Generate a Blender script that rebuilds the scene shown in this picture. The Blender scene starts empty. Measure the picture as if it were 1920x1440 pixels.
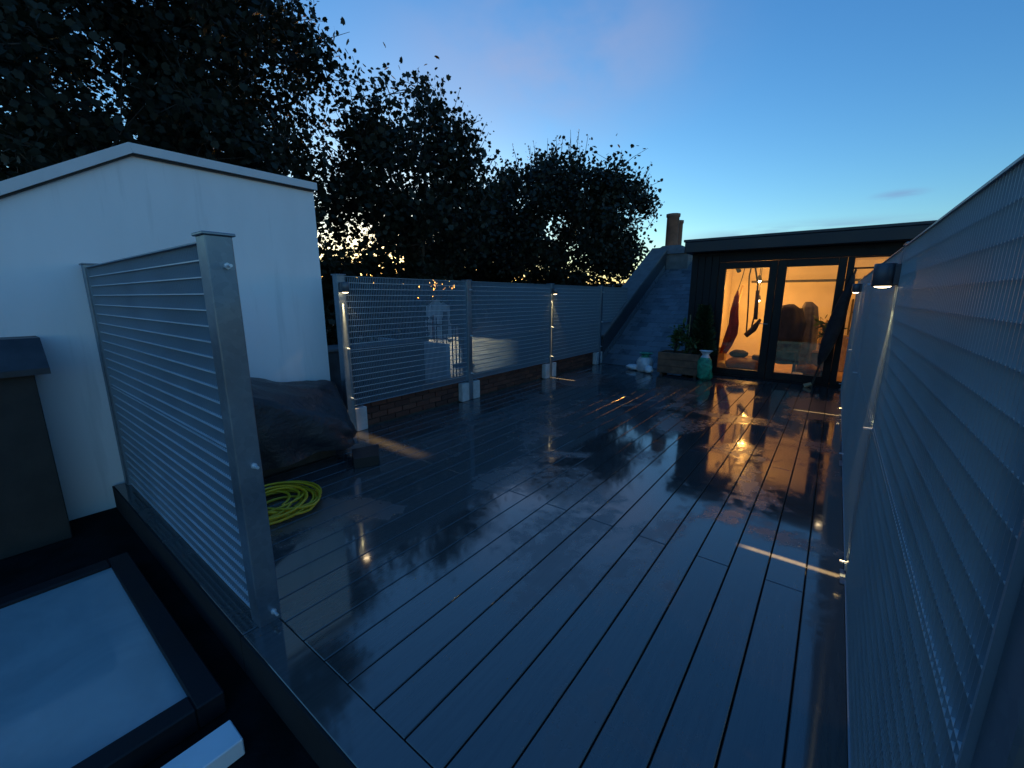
import bpy, bmesh, math, random
from mathutils import Vector, Matrix, noise
R_ = math.radians
scene = bpy.context.scene
C = scene.collection
rnd = random.Random(7)

# ------------------------------------------------------------------ camera
EYE = Vector((0.0, 0.0, 1.5))
ROT = Matrix(((0.79495702, -0.12295228, 0.59407582),
              (0.60666509, 0.16257038, -0.77815702),
              (-0.00090296, 0.97900644, 0.20382732)))
cam = bpy.data.cameras.new('Camera')
cam.sensor_width = 36.0
cam.lens = 785.0 / 1920.0 * 36.0
cam.clip_start = 0.02
cam.clip_end = 3000
cam_o = bpy.data.objects.new('Camera', cam)
C.objects.link(cam_o)
cam_o.matrix_world = Matrix.Translation(EYE) @ ROT.to_4x4()
scene.camera = cam_o

# ------------------------------------------------------------------ sky
SUN_AZ = 52.0            # degrees, counter-clockwise from +Y (the glow behind the trees)
SUN_EL = 3.0
world = bpy.data.worlds.new('World')
scene.world = world
world.use_nodes = True
wn, wl = world.node_tree.nodes, world.node_tree.links
for n in list(wn): wn.remove(n)
def W(t, **kw):
    n = wn.new(t)
    for k, v in kw.items(): setattr(n, k, v)
    return n
sky = W('ShaderNodeTexSky')
sky.sky_type = 'NISHITA'
sky.sun_disc = False
sky.sun_elevation = R_(SUN_EL)
sky.sun_rotation = R_(-SUN_AZ)
sky.altitude = 60
sky.air_density = 1.0
sky.dust_density = 0.3
sky.ozone_density = 3.2
bg = W('ShaderNodeBackground')
wout = W('ShaderNodeOutputWorld')
bg.inputs['Strength'].default_value = 0.15
geo = W('ShaderNodeTexCoord')
def cloud_mask(direction, spread, scale, stretch, lo, hi, seed):
    """soft noise cloud gathered round a direction of the sky"""
    mp = W('ShaderNodeMapping'); mp.inputs['Scale'].default_value = stretch
    mp.inputs['Location'].default_value = (seed, seed * .7, seed * .3)
    wl.new(geo.outputs['Generated'], mp.inputs['Vector'])
    nz = W('ShaderNodeTexNoise'); nz.inputs['Scale'].default_value = scale
    nz.inputs['Detail'].default_value = 5; nz.inputs['Roughness'].default_value = .5
    wl.new(mp.outputs[0], nz.inputs['Vector'])
    r = W('ShaderNodeMapRange'); r.interpolation_type = 'SMOOTHSTEP'
    r.inputs['From Min'].default_value = lo; r.inputs['From Max'].default_value = hi
    wl.new(nz.outputs['Fac'], r.inputs['Value'])
    sub = W('ShaderNodeVectorMath', operation='SUBTRACT')
    wl.new(geo.outputs['Generated'], sub.inputs[0])
    sub.inputs[1].default_value = direction
    sc = W('ShaderNodeVectorMath', operation='DIVIDE'); wl.new(sub.outputs[0], sc.inputs[0])
    sc.inputs[1].default_value = spread
    ln = W('ShaderNodeVectorMath', operation='LENGTH'); wl.new(sc.outputs[0], ln.inputs[0])
    f = W('ShaderNodeMapRange'); f.interpolation_type = 'SMOOTHSTEP'
    f.inputs['From Min'].default_value = 0.0; f.inputs['From Max'].default_value = 1.0
    f.inputs['To Min'].default_value = 1.0; f.inputs['To Max'].default_value = 0.0
    wl.new(ln.outputs['Value'], f.inputs['Value'])
    m = W('ShaderNodeMath', operation='MULTIPLY')
    wl.new(r.outputs[0], m.inputs[0]); wl.new(f.outputs[0], m.inputs[1])
    return m.outputs[0]
def sky_mix(prev, mask, col, amount):
    a = W('ShaderNodeMath', operation='MULTIPLY'); wl.new(mask, a.inputs[0]); a.inputs[1].default_value = amount
    mx = W('ShaderNodeMix', data_type='RGBA')
    wl.new(a.outputs[0], mx.inputs[0]); wl.new(prev, mx.inputs[6]); mx.inputs[7].default_value = (*col, 1)
    return mx.outputs[2]
# even twilight blue scattered over the whole dome
tw_ = W('ShaderNodeMix', data_type='RGBA', blend_type='ADD'); tw_.inputs[0].default_value = 1
gm_ = W('ShaderNodeGamma'); gm_.inputs[1].default_value = 1.3; wl.new(sky.outputs[0], gm_.inputs[0])
tn_ = W('ShaderNodeMix', data_type='RGBA', blend_type='MULTIPLY'); tn_.inputs[0].default_value = 1
wl.new(gm_.outputs[0], tn_.inputs[6]); tn_.inputs[7].default_value = (.93, .88, .70, 1)
wl.new(tn_.outputs[2], tw_.inputs[6]); tw_.inputs[7].default_value = (.0, .10, .46, 1)
col = tw_.outputs[2]
def sdir(a, e): return (-math.sin(R_(a)) * math.cos(R_(e)), math.cos(R_(a)) * math.cos(R_(e)), math.sin(R_(e)))
col = sky_mix(col, cloud_mask(sdir(33, 26.5), (.42, .42, .20), 3.2, (1, 1, 1.6), .30, .58, 2.3), (1.15, 1.05, 1.35), .45)
col = sky_mix(col, cloud_mask(sdir(4, 6.6), (.30, .5, .030), 5.0, (1, 1, 9), .40, .58, 5.1), (.50, .76, 1.35), .8)
col = sky_mix(col, cloud_mask(sdir(-3.5, 9.6), (.05, .5, .010), 9.0, (1, 1, 9), .30, .5, 8.1), (.5, .8, 1.4), .6)
wl.new(col, bg.inputs['Color'])
wl.new(bg.outputs[0], wout.inputs[0])

# a last trace of sun behind the trees
sun = bpy.data.lights.new('Sun', 'SUN'); sun.energy = 0.01; sun.angle = R_(4); sun.color = (1, .7, .45)
sun_o = bpy.data.objects.new('Sun', sun); C.objects.link(sun_o)
sd = Vector((-math.sin(R_(SUN_AZ)), math.cos(R_(SUN_AZ)), math.tan(R_(3))))
sun_o.rotation_euler = sd.to_track_quat('Z', 'Y').to_euler()

scene.view_settings.view_transform = 'Standard'
scene.view_settings.look = 'None'
scene.view_settings.gamma = 1
scene.view_settings.exposure = 1.5

# ------------------------------------------------------------------ helpers
def tag(o, label=None, cat=None, group=None, kind=None):
    if label: o['label'] = label
    if cat: o['category'] = cat
    if group: o['group'] = group
    if kind: o['kind'] = kind
    return o
def empty(name, loc=(0, 0, 0), label=None, cat=None, group=None, kind=None):
    o = bpy.data.objects.new(name, None); C.objects.link(o); o.location = loc
    o.empty_display_size = .1
    return tag(o, label, cat, group, kind)

class MB:
    def __init__(s): s.v, s.f, s.sm = [], [], []
    def add(s, vs, fs, smooth=False):
        b = len(s.v); s.v += [tuple(x) for x in vs]
        s.f += [tuple(b + i for i in f) for f in fs]; s.sm += [smooth] * len(fs); return s
    def box(s, a, b, ch=0.0):
        x0, y0, z0 = (min(a[i], b[i]) for i in range(3)); x1, y1, z1 = (max(a[i], b[i]) for i in range(3))
        if ch <= 0:
            vs = [(x, y, z) for z in (z0, z1) for y in (y0, y1) for x in (x0, x1)]
            return s.add(vs, [(0, 2, 3, 1), (4, 5, 7, 6), (0, 1, 5, 4), (2, 6, 7, 3), (0, 4, 6, 2), (1, 3, 7, 5)])
        bm = bmesh.new(); bmesh.ops.create_cube(bm, size=1)
        for v in bm.verts:
            v.co = Vector(((x0 + x1) / 2 + v.co.x * (x1 - x0), (y0 + y1) / 2 + v.co.y * (y1 - y0), (z0 + z1) / 2 + v.co.z * (z1 - z0)))
        bmesh.ops.bevel(bm, geom=list(bm.edges), offset=ch, segments=1, affect='EDGES', clamp_overlap=True)
        bm.verts.index_update()
        s.add([v.co.copy() for v in bm.verts], [[v.index for v in f.verts] for f in bm.faces]); bm.free(); return s
    def tube(s, pts, r, n=8, smooth=True, cap=True):
        pts = [Vector(p) for p in pts]; rr = r if isinstance(r, (list, tuple)) else [r] * len(pts)
        vs, fs = [], []
        up = Vector((0, 0, 1)); t0 = (pts[1] - pts[0]).normalized()
        if abs(t0.dot(up)) > .9: up = Vector((1, 0, 0))
        for i, p in enumerate(pts):
            t = (pts[min(i + 1, len(pts) - 1)] - pts[max(i - 1, 0)])
            if t.length < 1e-9: t = t0
            t.normalize()
            a = up - t * up.dot(t)
            if a.length < 1e-6: a = t.orthogonal()
            a.normalize(); b = t.cross(a); up = a
            for k in range(n):
                th = 2 * math.pi * k / n
                vs.append(p + (a * math.cos(th) + b * math.sin(th)) * rr[i])
        for i in range(len(pts) - 1):
            for k in range(n):
                fs.append((i * n + k, i * n + (k + 1) % n, (i + 1) * n + (k + 1) % n, (i + 1) * n + k))
        s.add(vs, fs, smooth)
        if cap:
            m = (len(pts) - 1) * n
            s.add(vs[:n], [tuple(reversed(range(n)))]); s.add(vs[m:], [tuple(range(n))])
        return s
    def lathe(s, prof, c=(0, 0, 0), n=20, smooth=True, jitter=None):
        vs, fs = [], []
        for r, z in prof:
            for k in range(n):
                th = 2 * math.pi * k / n
                q = r * (1 if not jitter else jitter(th, z))
                vs.append((c[0] + q * math.cos(th), c[1] + q * math.sin(th), c[2] + z))
        for i in range(len(prof) - 1):
            for k in range(n):
                fs.append((i * n + k, i * n + (k + 1) % n, (i + 1) * n + (k + 1) % n, (i + 1) * n + k))
        return s.add(vs, fs, smooth)
    def prism(s, poly, d):
        """poly = 3D points, swept by vector d"""
        d = Vector(d); n = len(poly); p = [Vector(q) for q in poly]
        s.add(p + [q + d for q in p], [tuple(range(n)), tuple(reversed(range(n, 2 * n)))] + [((i + 1) % n, i, n + i, n + (i + 1) % n) for i in range(n)])
        return s
    def mesh(s, name):
        m = bpy.data.meshes.new(name); m.from_pydata(s.v, [], s.f)
        m.polygons.foreach_set('use_smooth', s.sm); m.update()
        bm = bmesh.new(); bm.from_mesh(m); bmesh.ops.recalc_face_normals(bm, faces=bm.faces); bm.to_mesh(m); bm.free()
        return m
    def build(s, name, mat, parent=None, loc=None):
        o = bpy.data.objects.new(name, s.mesh(name)); C.objects.link(o)
        o.data.materials.append(mat)
        if loc is not None: o.location = loc
        if parent: put(o, parent)
        return o
def put(o, parent):
    """parent o while its coordinates stay world coordinates"""
    o.parent = parent
    w = parent.location.copy(); q = parent.parent
    while q: w += q.location; q = q.parent
    o.location = Vector(o.location) - w
def inst(name, me, mat, parent, loc, rot=(0, 0, 0), sc=(1, 1, 1)):
    o = bpy.data.objects.new(name, me); C.objects.link(o); o.location = loc; o.rotation_euler = rot; o.scale = sc
    if not me.materials: me.materials.append(mat)
    if parent: put(o, parent)
    return o

# ------------------------------------------------------------------ materials
class Mat:
    def __init__(s, name, base=(.5, .5, .5), rough=.6, metal=0., **kw):
        s.m = bpy.data.materials.new(name); s.m.use_nodes = True
        s.n, s.l = s.m.node_tree.nodes, s.m.node_tree.links
        s.b = s.n['Principled BSDF']; s.out = s.n['Material Output']
        s.b.inputs['Base Color'].default_value = (*base, 1)
        s.b.inputs['Roughness'].default_value = rough
        s.b.inputs['Metallic'].default_value = metal
        for k, v in kw.items(): s.b.inputs[k.replace('_', ' ')].default_value = v
        s.tc = s.n.new('ShaderNodeTexCoord'); s.geo = s.n.new('ShaderNodeNewGeometry')
    def world(s, scale=(1, 1, 1)):
        mp = s.n.new('ShaderNodeMapping'); mp.inputs['Scale'].default_value = scale
        s.l.new(s.geo.outputs['Position'], mp.inputs['Vector']); return mp.outputs[0]
    def noise(s, scale, detail=4, vec=None, rough=.55, dist=0.):
        t = s.n.new('ShaderNodeTexNoise'); t.inputs['Scale'].default_value = scale
        t.inputs['Detail'].default_value = detail; t.inputs['Roughness'].default_value = rough; t.inputs['Distortion'].default_value = dist
        s.l.new(vec or s.world(), t.inputs['Vector']); return t.outputs['Fac']
    def ramp(s, fac, lo, hi, a, b, smooth=True):
        r = s.n.new('ShaderNodeMapRange')
        if smooth: r.interpolation_type = 'SMOOTHSTEP'
        for k, v in zip(('From Min', 'From Max', 'To Min', 'To Max'), (lo, hi, a, b)): r.inputs[k].default_value = v
        s.l.new(fac, r.inputs['Value']); return r.outputs[0]
    def mix(s, fac, a, b):
        x = s.n.new('ShaderNodeMix'); x.data_type = 'RGBA'
        if isinstance(fac, (int, float)): x.inputs[0].default_value = fac
        else: s.l.new(fac, x.inputs[0])
        for i, c in ((6, a), (7, b)):
            if isinstance(c, tuple): x.inputs[i].default_value = (*c, 1)
            else: s.l.new(c, x.inputs[i])
        return x.outputs[2]
    def math(s, op, a, b=0.):
        x = s.n.new('ShaderNodeMath'); x.operation = op
        for i, c in ((0, a), (1, b)):
            if isinstance(c, (int, float)): x.inputs[i].default_value = c
            else: s.l.new(c, x.inputs[i])
        return x.outputs[0]
    def per_object(s):
        o = s.n.new('ShaderNodeObjectInfo'); return o.outputs['Random']
    def color(s, c): s.l.new(c, s.b.inputs['Base Color']); return s
    def roughness(s, c): s.l.new(c, s.b.inputs['Roughness']); return s
    def bump(s, h, strength=.2, dist=.01):
        b = s.n.new('ShaderNodeBump'); b.inputs['Strength'].default_value = strength; b.inputs['Distance'].default_value = dist
        s.l.new(h, b.inputs['Height']); s.l.new(b.outputs[0], s.b.inputs['Normal']); return s

def simple(name, base, rough=.6, metal=0., var=.25, scale=6., bump=.1, **kw):
    m = Mat(name, base, rough, metal, **kw)
    n = m.noise(scale, 5)
    d = tuple(c * (1 - var) for c in base); u = tuple(min(1, c * (1 + var)) for c in base)
    m.color(m.mix(m.ramp(n, .3, .7, 0, 1), d, u))
    m.roughness(m.ramp(n, .2, .8, max(0, rough - .1), min(1, rough + .1)))
    if bump: m.bump(m.noise(scale * 6, 4), bump, .01)
    return m.m

M = {}
# wet composite decking
m = Mat('wet_decking', (.03, .032, .036), .2)
wet = m.noise(1.0, 5, m.world((1, .8, 1)), .6, .6)
fine = m.noise(60, 3, m.world((1, .08, 1)))
spots = m.noise(14, 3, None, .6)
grain = m.noise(9, 5, m.world((6, .35, 1)))
rnd_o = m.per_object()
c1 = m.mix(rnd_o, (.034, .034, .034), (.056, .055, .054))
m.color(m.mix(m.ramp(grain, .3, .7, 0, .5), c1, (.080, .077, .074)))
w2 = m.math('ADD', wet, m.math('MULTIPLY', m.math('SUBTRACT', spots, .5), .22))
m.roughness(m.ramp(w2, .385, .53, .34, .065))
h = m.math('MULTIPLY', fine, m.ramp(w2, .36, .50, .5, .03))
hh = m.math('ADD', h, m.math('MULTIPLY', m.noise(5, 2, m.world((1, .5, 1))), .6))
m.bump(hh, .13, .006)
m.b.inputs['IOR'].default_value = 2.05
M['deck'] = m.m
M['deck_under'] = simple('deck_underside', (.008, .008, .009), .9, bump=0)
# galvanised steel
m = Mat('galvanised_steel', (.5, .52, .54), .42, .85)
sp = m.n.new('ShaderNodeTexVoronoi'); sp.inputs['Scale'].default_value = 38
m.l.new(m.world(), sp.inputs['Vector'])
sep = m.n.new('ShaderNodeSeparateColor'); m.l.new(sp.outputs['Color'], sep.inputs[0])
nz = m.noise(3.5, 4)
m.color(m.mix(m.math('ADD', m.math('MULTIPLY', sep.outputs[0], .35), m.math('MULTIPLY', nz, .6)), (.16, .21, .26), (.26, .33, .39)))
m.roughness(m.ramp(nz, .3, .7, .34, .52))
M['galv'] = m.m
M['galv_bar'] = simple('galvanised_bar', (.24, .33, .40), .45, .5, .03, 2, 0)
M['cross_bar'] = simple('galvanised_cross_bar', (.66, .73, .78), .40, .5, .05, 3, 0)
m = Mat('white_render', (.74, .75, .76), .85)
n1 = m.noise(1.2, 5, m.world((1, 1, .35)), .6)
st_ = m.noise(2.2, 5, m.world((3, 3, .22)), .6)
m.color(m.mix(m.math('MAXIMUM', m.ramp(n1, .35, .75, 0, .7), m.ramp(st_, .52, .72, 0, 1)), (.86, .87, .88), (.74, .75, .76)))
m.bump(m.noise(90, 4), .15, .004)
M['render'] = m.m
M['white_paint'] = simple('white_paint', (.74, .75, .77), .5, 0, .06, 4, .03)
M['coping'] = simple('coping_metal', (.62, .63, .65), .45, .1, .08, 3, .03)
M['felt'] = simple('roof_felt', (.008, .008, .009), .9, 0, .5, 5, .5, Specular_IOR_Level=.12)
M['skyframe'] = simple('skylight_frame', (.010, .011, .014), .5, 0, .2, 4, .05, Specular_IOR_Level=.3)
M['frame'] = simple('anthracite_frame', (.007, .0075, .009), .5, 0, .2, 5, .05, Specular_IOR_Level=.3)
M['cladding'] = simple('dark_cladding', (.008, .009, .011), .6, 0, .3, 5, .1, Specular_IOR_Level=.3)
M['fascia'] = simple('dark_fascia', (.018, .022, .028), .5, 0, .15, 3, .05)
M['slate'] = None
m = Mat('roof_slate', (.05, .055, .062), .5)
m.color(m.mix(m.per_object(), (.07, .078, .09), (.15, .16, .175)))
m.bump(m.noise(30, 5), .3, .006); m.roughness(m.ramp(m.noise(6), .3, .7, .25, .5)); M['slate'] = m.m
m = Mat('red_brick', (.2, .07, .045), .8)
m.color(m.mix(m.per_object(), (.06, .022, .016), (.13, .048, .03))); m.bump(m.noise(60, 4), .4, .006); M['brick'] = m.m
M['mortar'] = simple('mortar', (.07, .06, .055), .9, 0, .3, 20, .3)
M['pad'] = simple('pale_concrete', (.42, .42, .42), .8, 0, .15, 10, .2)
M['lead'] = simple('lead_flashing', (.045, .05, .058), .5, .2, .3, 6, .1)
M['pot'] = simple('clay_pot', (.30, .13, .075), .8, 0, .25, 5, .2)
M['cement'] = simple('grey_cement', (.13, .132, .135), .85, 0, .2, 5, .25)
M['stock'] = simple('weathered_render', (.04, .034, .03), .85, 0, .25, 6, .3)
M['hose'] = simple('yellow_hose', (.60, .38, .010), .38, 0, .1, 12, .05)
m = Mat('tarpaulin', (.022, .027, .033), .42); m.bump(m.math('ADD', m.noise(5, 5, None, .6, 1.2), m.math('MULTIPLY', m.noise(16, 4, m.world((1, .4, 1)), .6, 1.5), .3)), .42, .05)
m.color(m.mix(m.noise(2, 4), (.010, .013, .018), (.022, .025, .030))); M['tarp'] = m.m
M['black'] = simple('black_plastic', (.012, .012, .013), .5, 0, .3, 6, .1)
M['dark_wood'] = simple('dark_wood', (.05, .038, .028), .7, 0, .3, 8, .3)
M['planter'] = simple('planter_wood', (.16, .08, .045), .7, 0, .35, 10, .3)
M['soil'] = simple('soil', (.02, .014, .01), .95, 0, .4, 30, .8)
M['lamp_body'] = simple('lamp_metal', (.10, .11, .13), .4, .5, .1, 5, 0)
M['wallroom'] = simple('room_plaster', (.72, .64, .50), .9, 0, .05, 3, .03)
M['floorroom'] = simple('room_floor', (.32, .20, .11), .5, 0, .25, 6, .1)
M['red_cloth'] = simple('red_cloth', (.24, .025, .02), .85, 0, .3, 8, .2)
M['dark_cloth'] = simple('dark_cloth', (.035, .028, .028), .9, 0, .4, 8, .3)
M['grey_cloth'] = simple('grey_cloth', (.11, .10, .10), .9, 0, .3, 8, .2)
M['strap'] = simple('dark_strap', (.03, .022, .018), .7, 0, .3, 8, .1)
M['brown'] = simple('brown_leather', (.16, .07, .035), .6, 0, .3, 8, .2)
M['pale_wood'] = simple('pale_wood', (.48, .33, .18), .6, 0, .2, 8, .1)
M['green_plastic'] = simple('green_plastic', (.03, .28, .16), .35, 0, .5, 16, .2)
M['white_plastic'] = simple('white_plastic', (.62, .64, .66), .35, 0, .15, 9, .3)
M['asphalt'] = simple('ground', (.05, .05, .045), .9, 0, .4, .3, .3)
M['far_white'] = simple('far_white_render', (.78, .79, .82), .85, 0, .05, 1, 0)
M['far_roof'] = simple('far_roof', (.06, .055, .055), .8, 0, .2, 2, 0)
M['far_brick'] = simple('far_brick', (.13, .11, .10), .85, 0, .3, 3, .2)
M['wet_roof'] = simple('wet_roof_sheet', (.26, .265, .27), .16, 0, .2, 1.5, .04)
M['red_paint'] = simple('red_paint', (.30, .03, .03), .5, 0, .2, 3, 0)
M['teal'] = simple('teal_canvas', (.02, .055, .065), .8, 0, .25, 4, .1)
M['iron'] = simple('black_iron', (.012, .012, .014), .5, .3, .2, 4, 0)
M['bark'] = simple('bark', (.055, .042, .032), .9, 0, .4, 7, .6)
def leafmat(name, a, b):
    m = Mat(name, a, .6)
    m.color(m.mix(m.noise(1.3, 3), a, b))
    m.b.inputs['Transmission Weight'].default_value = 0
    tr = m.n.new('ShaderNodeBsdfTranslucent'); tr.inputs[0].default_value = (a[0] * 1.3, a[1] * 1.3, a[2] * .8, 1)
    ms = m.n.new('ShaderNodeMixShader'); ms.inputs[0].default_value = .22
    m.l.new(m.b.outputs[0], ms.inputs[1]); m.l.new(tr.outputs[0], ms.inputs[2]); m.l.new(ms.outputs[0], m.out.inputs[0])
    return m.m
M['leaf'] = leafmat('plane_leaf', (.011, .016, .007), (.020, .022, .008))
M['leaf2'] = leafmat('shrub_leaf', (.045, .09, .025), (.07, .11, .03))
M['leaf3'] = leafmat('conifer_leaf', (.02, .045, .018), (.03, .06, .02))
def glass(name, tint=(1, 1, 1), rough=.0, ior=1.5):
    m = Mat(name)
    tr = m.n.new('ShaderNodeBsdfTransparent'); tr.inputs[0].default_value = (*tint, 1)
    gl = m.n.new('ShaderNodeBsdfGlossy'); gl.inputs['Roughness'].default_value = rough
    fr = m.n.new('ShaderNodeFresnel'); fr.inputs[0].default_value = ior
    mx = m.n.new('ShaderNodeMixShader')
    m.l.new(fr.outputs[0], mx.inputs[0]); m.l.new(tr.outputs[0], mx.inputs[1]); m.l.new(gl.outputs[0], mx.inputs[2])
    m.l.new(mx.outputs[0], m.out.inputs[0]); return m.m
M['glass'] = glass('door_glass', (.95, .96, .95), .01)
m = Mat('skylight_glass', (.16, .22, .24), .05); m.b.inputs['IOR'].default_value = 1.7
m.color(m.mix(m.ramp(m.noise(1.6, 4, None, .6, .8), .35, .7, 0, 1), (.25, .33, .36), (.33, .41, .44)))
m.roughness(m.ramp(m.noise(3, 4), .3, .7, .05, .14)); M['skyglass'] = m.m
def emit(name, colr, st):
    m = Mat(name, (0, 0, 0)); m.b.inputs['Emission Color'].default_value = (*colr, 1); m.b.inputs['Emission Strength'].default_value = st
    return m.m
M['lens'] = emit('lamp_lens', (1, .74, .42), 4.5)
M['bulb'] = emit('room_bulb', (1, .66, .3), 14)

# ------------------------------------------------------------------ ground and house body
GZ = -7.0
g = MB(); g.add([(-400, -400, GZ), (400, -400, GZ), (400, 400, GZ), (-400, 400, GZ)], [(0, 1, 2, 3)])
tag(g.build('ground', M['asphalt']), kind='structure')
body = MB(); body.box((-4.5, -3.2, GZ), (1.4, 8.95, -.22))
tag(body.build('house_block', M['far_brick']), 'brick house block carrying the roof terrace', 'building')
fr = MB(); fr.box((-4.535, -3.2, -.215), (1.4, .545, -.20))
tag(fr.build('flat_roof', M['felt']), kind='structure')

# ------------------------------------------------------------------ deck
XR, XL = 0.222, -4.235
PITCH = .1755
deck = MB(); deck.box((XL, .56, -.21), (XR + .1, 8.8, -.045)).box((-4.5, .56, -.21), (XL, 2.45, -.045))
deck = deck.build('deck', M['deck_under']); tag(deck, kind='structure')
JY = 2.43
k = 0
x = XR - .004
board_mesh = {}
def board(x0, x1, y0, y1):
    w = round(x1 - x0, 4); l = round(y1 - y0, 4)
    if (w, l) not in board_mesh:
        b = MB(); b.box((0, 0, -.024), (w, l, 0), .003); board_mesh[(w, l)] = b.mesh('deck_board')
    inst('deck_board', board_mesh[(w, l)], M['deck'], deck, (x0, y0, -rnd.random() * .0012), (0, rnd.uniform(-.0012, .0012), 0))
while x > -4.46:
    x0 = x - PITCH + .006
    yend = 8.79 if x0 > XL - .1 else 2.44
    cuts = [.704, yend]
    if k % 2 == 1:
        cuts = [.704, JY, min(6.03, yend), yend] if yend > 3 else [.704, yend]
    else:
        cuts = [.704, 4.23, yend] if yend > 5 and k > 1 else [.704, yend]
    for a, b in zip(cuts[:-1], cuts[1:]):
        if b - a > .02: board(max(x0, -4.52), x, a, b - .004)
    x -= PITCH; k += 1
for a, b in ((-1.955, XR), (-4.5, -1.961)):
    e = MB(); e.box((a, .552, -.024), (b, .70, 0), .003); e.build('edge_board', M['deck'], deck)
    e = MB(); e.box((a, .540, -.198), (b, .551, -.002), .002); e.build('fascia_board', M['deck_under'], deck)

# ------------------------------------------------------------------ grating fences
VP = .022
def grating(name_label, p0, p1, nrm, rows, z0, z1, group, th=.0024):
    """steel grating between two posts; nrm = horizontal unit vector towards the side the upright bars face"""
    p0 = Vector((*p0, 0)); p1 = Vector((*p1, 0)); L = (p1 - p0).length; d = (p1 - p0) / L; n = Vector((*nrm, 0))
    t = empty('grating_panel', (*(p0 + (p1 - p0) / 2).xy, z0), name_label, 'fence panel', group)
    def slab(mb, s0, s1, q0, q1, za, zb):
        c = [p0 + d * s0 + n * q0, p0 + d * s1 + n * q0, p0 + d * s1 + n * q1, p0 + d * s0 + n * q1]
        mb.add([(*v.xy, za) for v in c] + [(*v.xy, zb) for v in c],
               [(0, 3, 2, 1), (4, 5, 6, 7), (0, 1, 5, 4), (1, 2, 6, 5), (2, 3, 7, 6), (3, 0, 4, 7)])
    vb = MB(); s = VP
    while s < L - .01:
        j = 0
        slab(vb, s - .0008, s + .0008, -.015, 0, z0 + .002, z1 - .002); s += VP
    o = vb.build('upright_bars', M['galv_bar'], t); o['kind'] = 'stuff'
    for z in rows:
        joint = any(abs(z - q) < .03 and q != z for q in rows)
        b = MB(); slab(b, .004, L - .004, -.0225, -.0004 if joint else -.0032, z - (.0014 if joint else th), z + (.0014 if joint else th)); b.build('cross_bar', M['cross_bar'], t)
    for z, h in ((z0, .006), (z1, .006)):
        b = MB(); slab(b, .002, L - .002, -.030, .004, z - h / 2, z + h / 2); b.build('edge_bar', M['galv_bar'], t)
    for s0 in (-.004, L - .004):
        b = MB(); slab(b, s0, s0 + .008, -.028, .003, z0 + .004, z1 - .004); b.build('end_bar', M['galv_bar'], t)
    return t
def fence_post(x, y, z0, z1, label, w=.09, bolts=(), bolt_dir=(1, 0), plate=True):
    t = empty('fence_post', (x, y, z0), label, 'fence post', 'galvanised fence posts')
    b = MB(); b.box((x - w / 2, y - w / 2, z0 + .004), (x + w / 2, y + w / 2, z1), .004); b.build('shaft', M['galv'], t)
    b = MB(); b.box((x - w / 2 - .010, y - w / 2 - .010, z1 - .002), (x + w / 2 + .010, y + w / 2 + .010, z1 + .010), .003); b.build('cap', M['galv'], t)
    if plate:
        b = MB(); b.box((x - .075, y - .075, z0), (x + .075, y + .075, z0 + .008), .002); b.build('base_plate', M['galv'], t)
    D = Vector((*bolt_dir, 0)); S = Vector((-D.y, D.x, 0))
    for z in bolts:
        c = Vector((x, y, z)) + D * (w / 2) + S * .015
        b = MB(); b.tube([c - D * .01, c + D * .042], .0065, 8).tube([c, c + D * .009], .013, 6, False); b.build('bolt', M['cross_bar'], t)
    return t
SLOT_SIGN = -1.0
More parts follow.
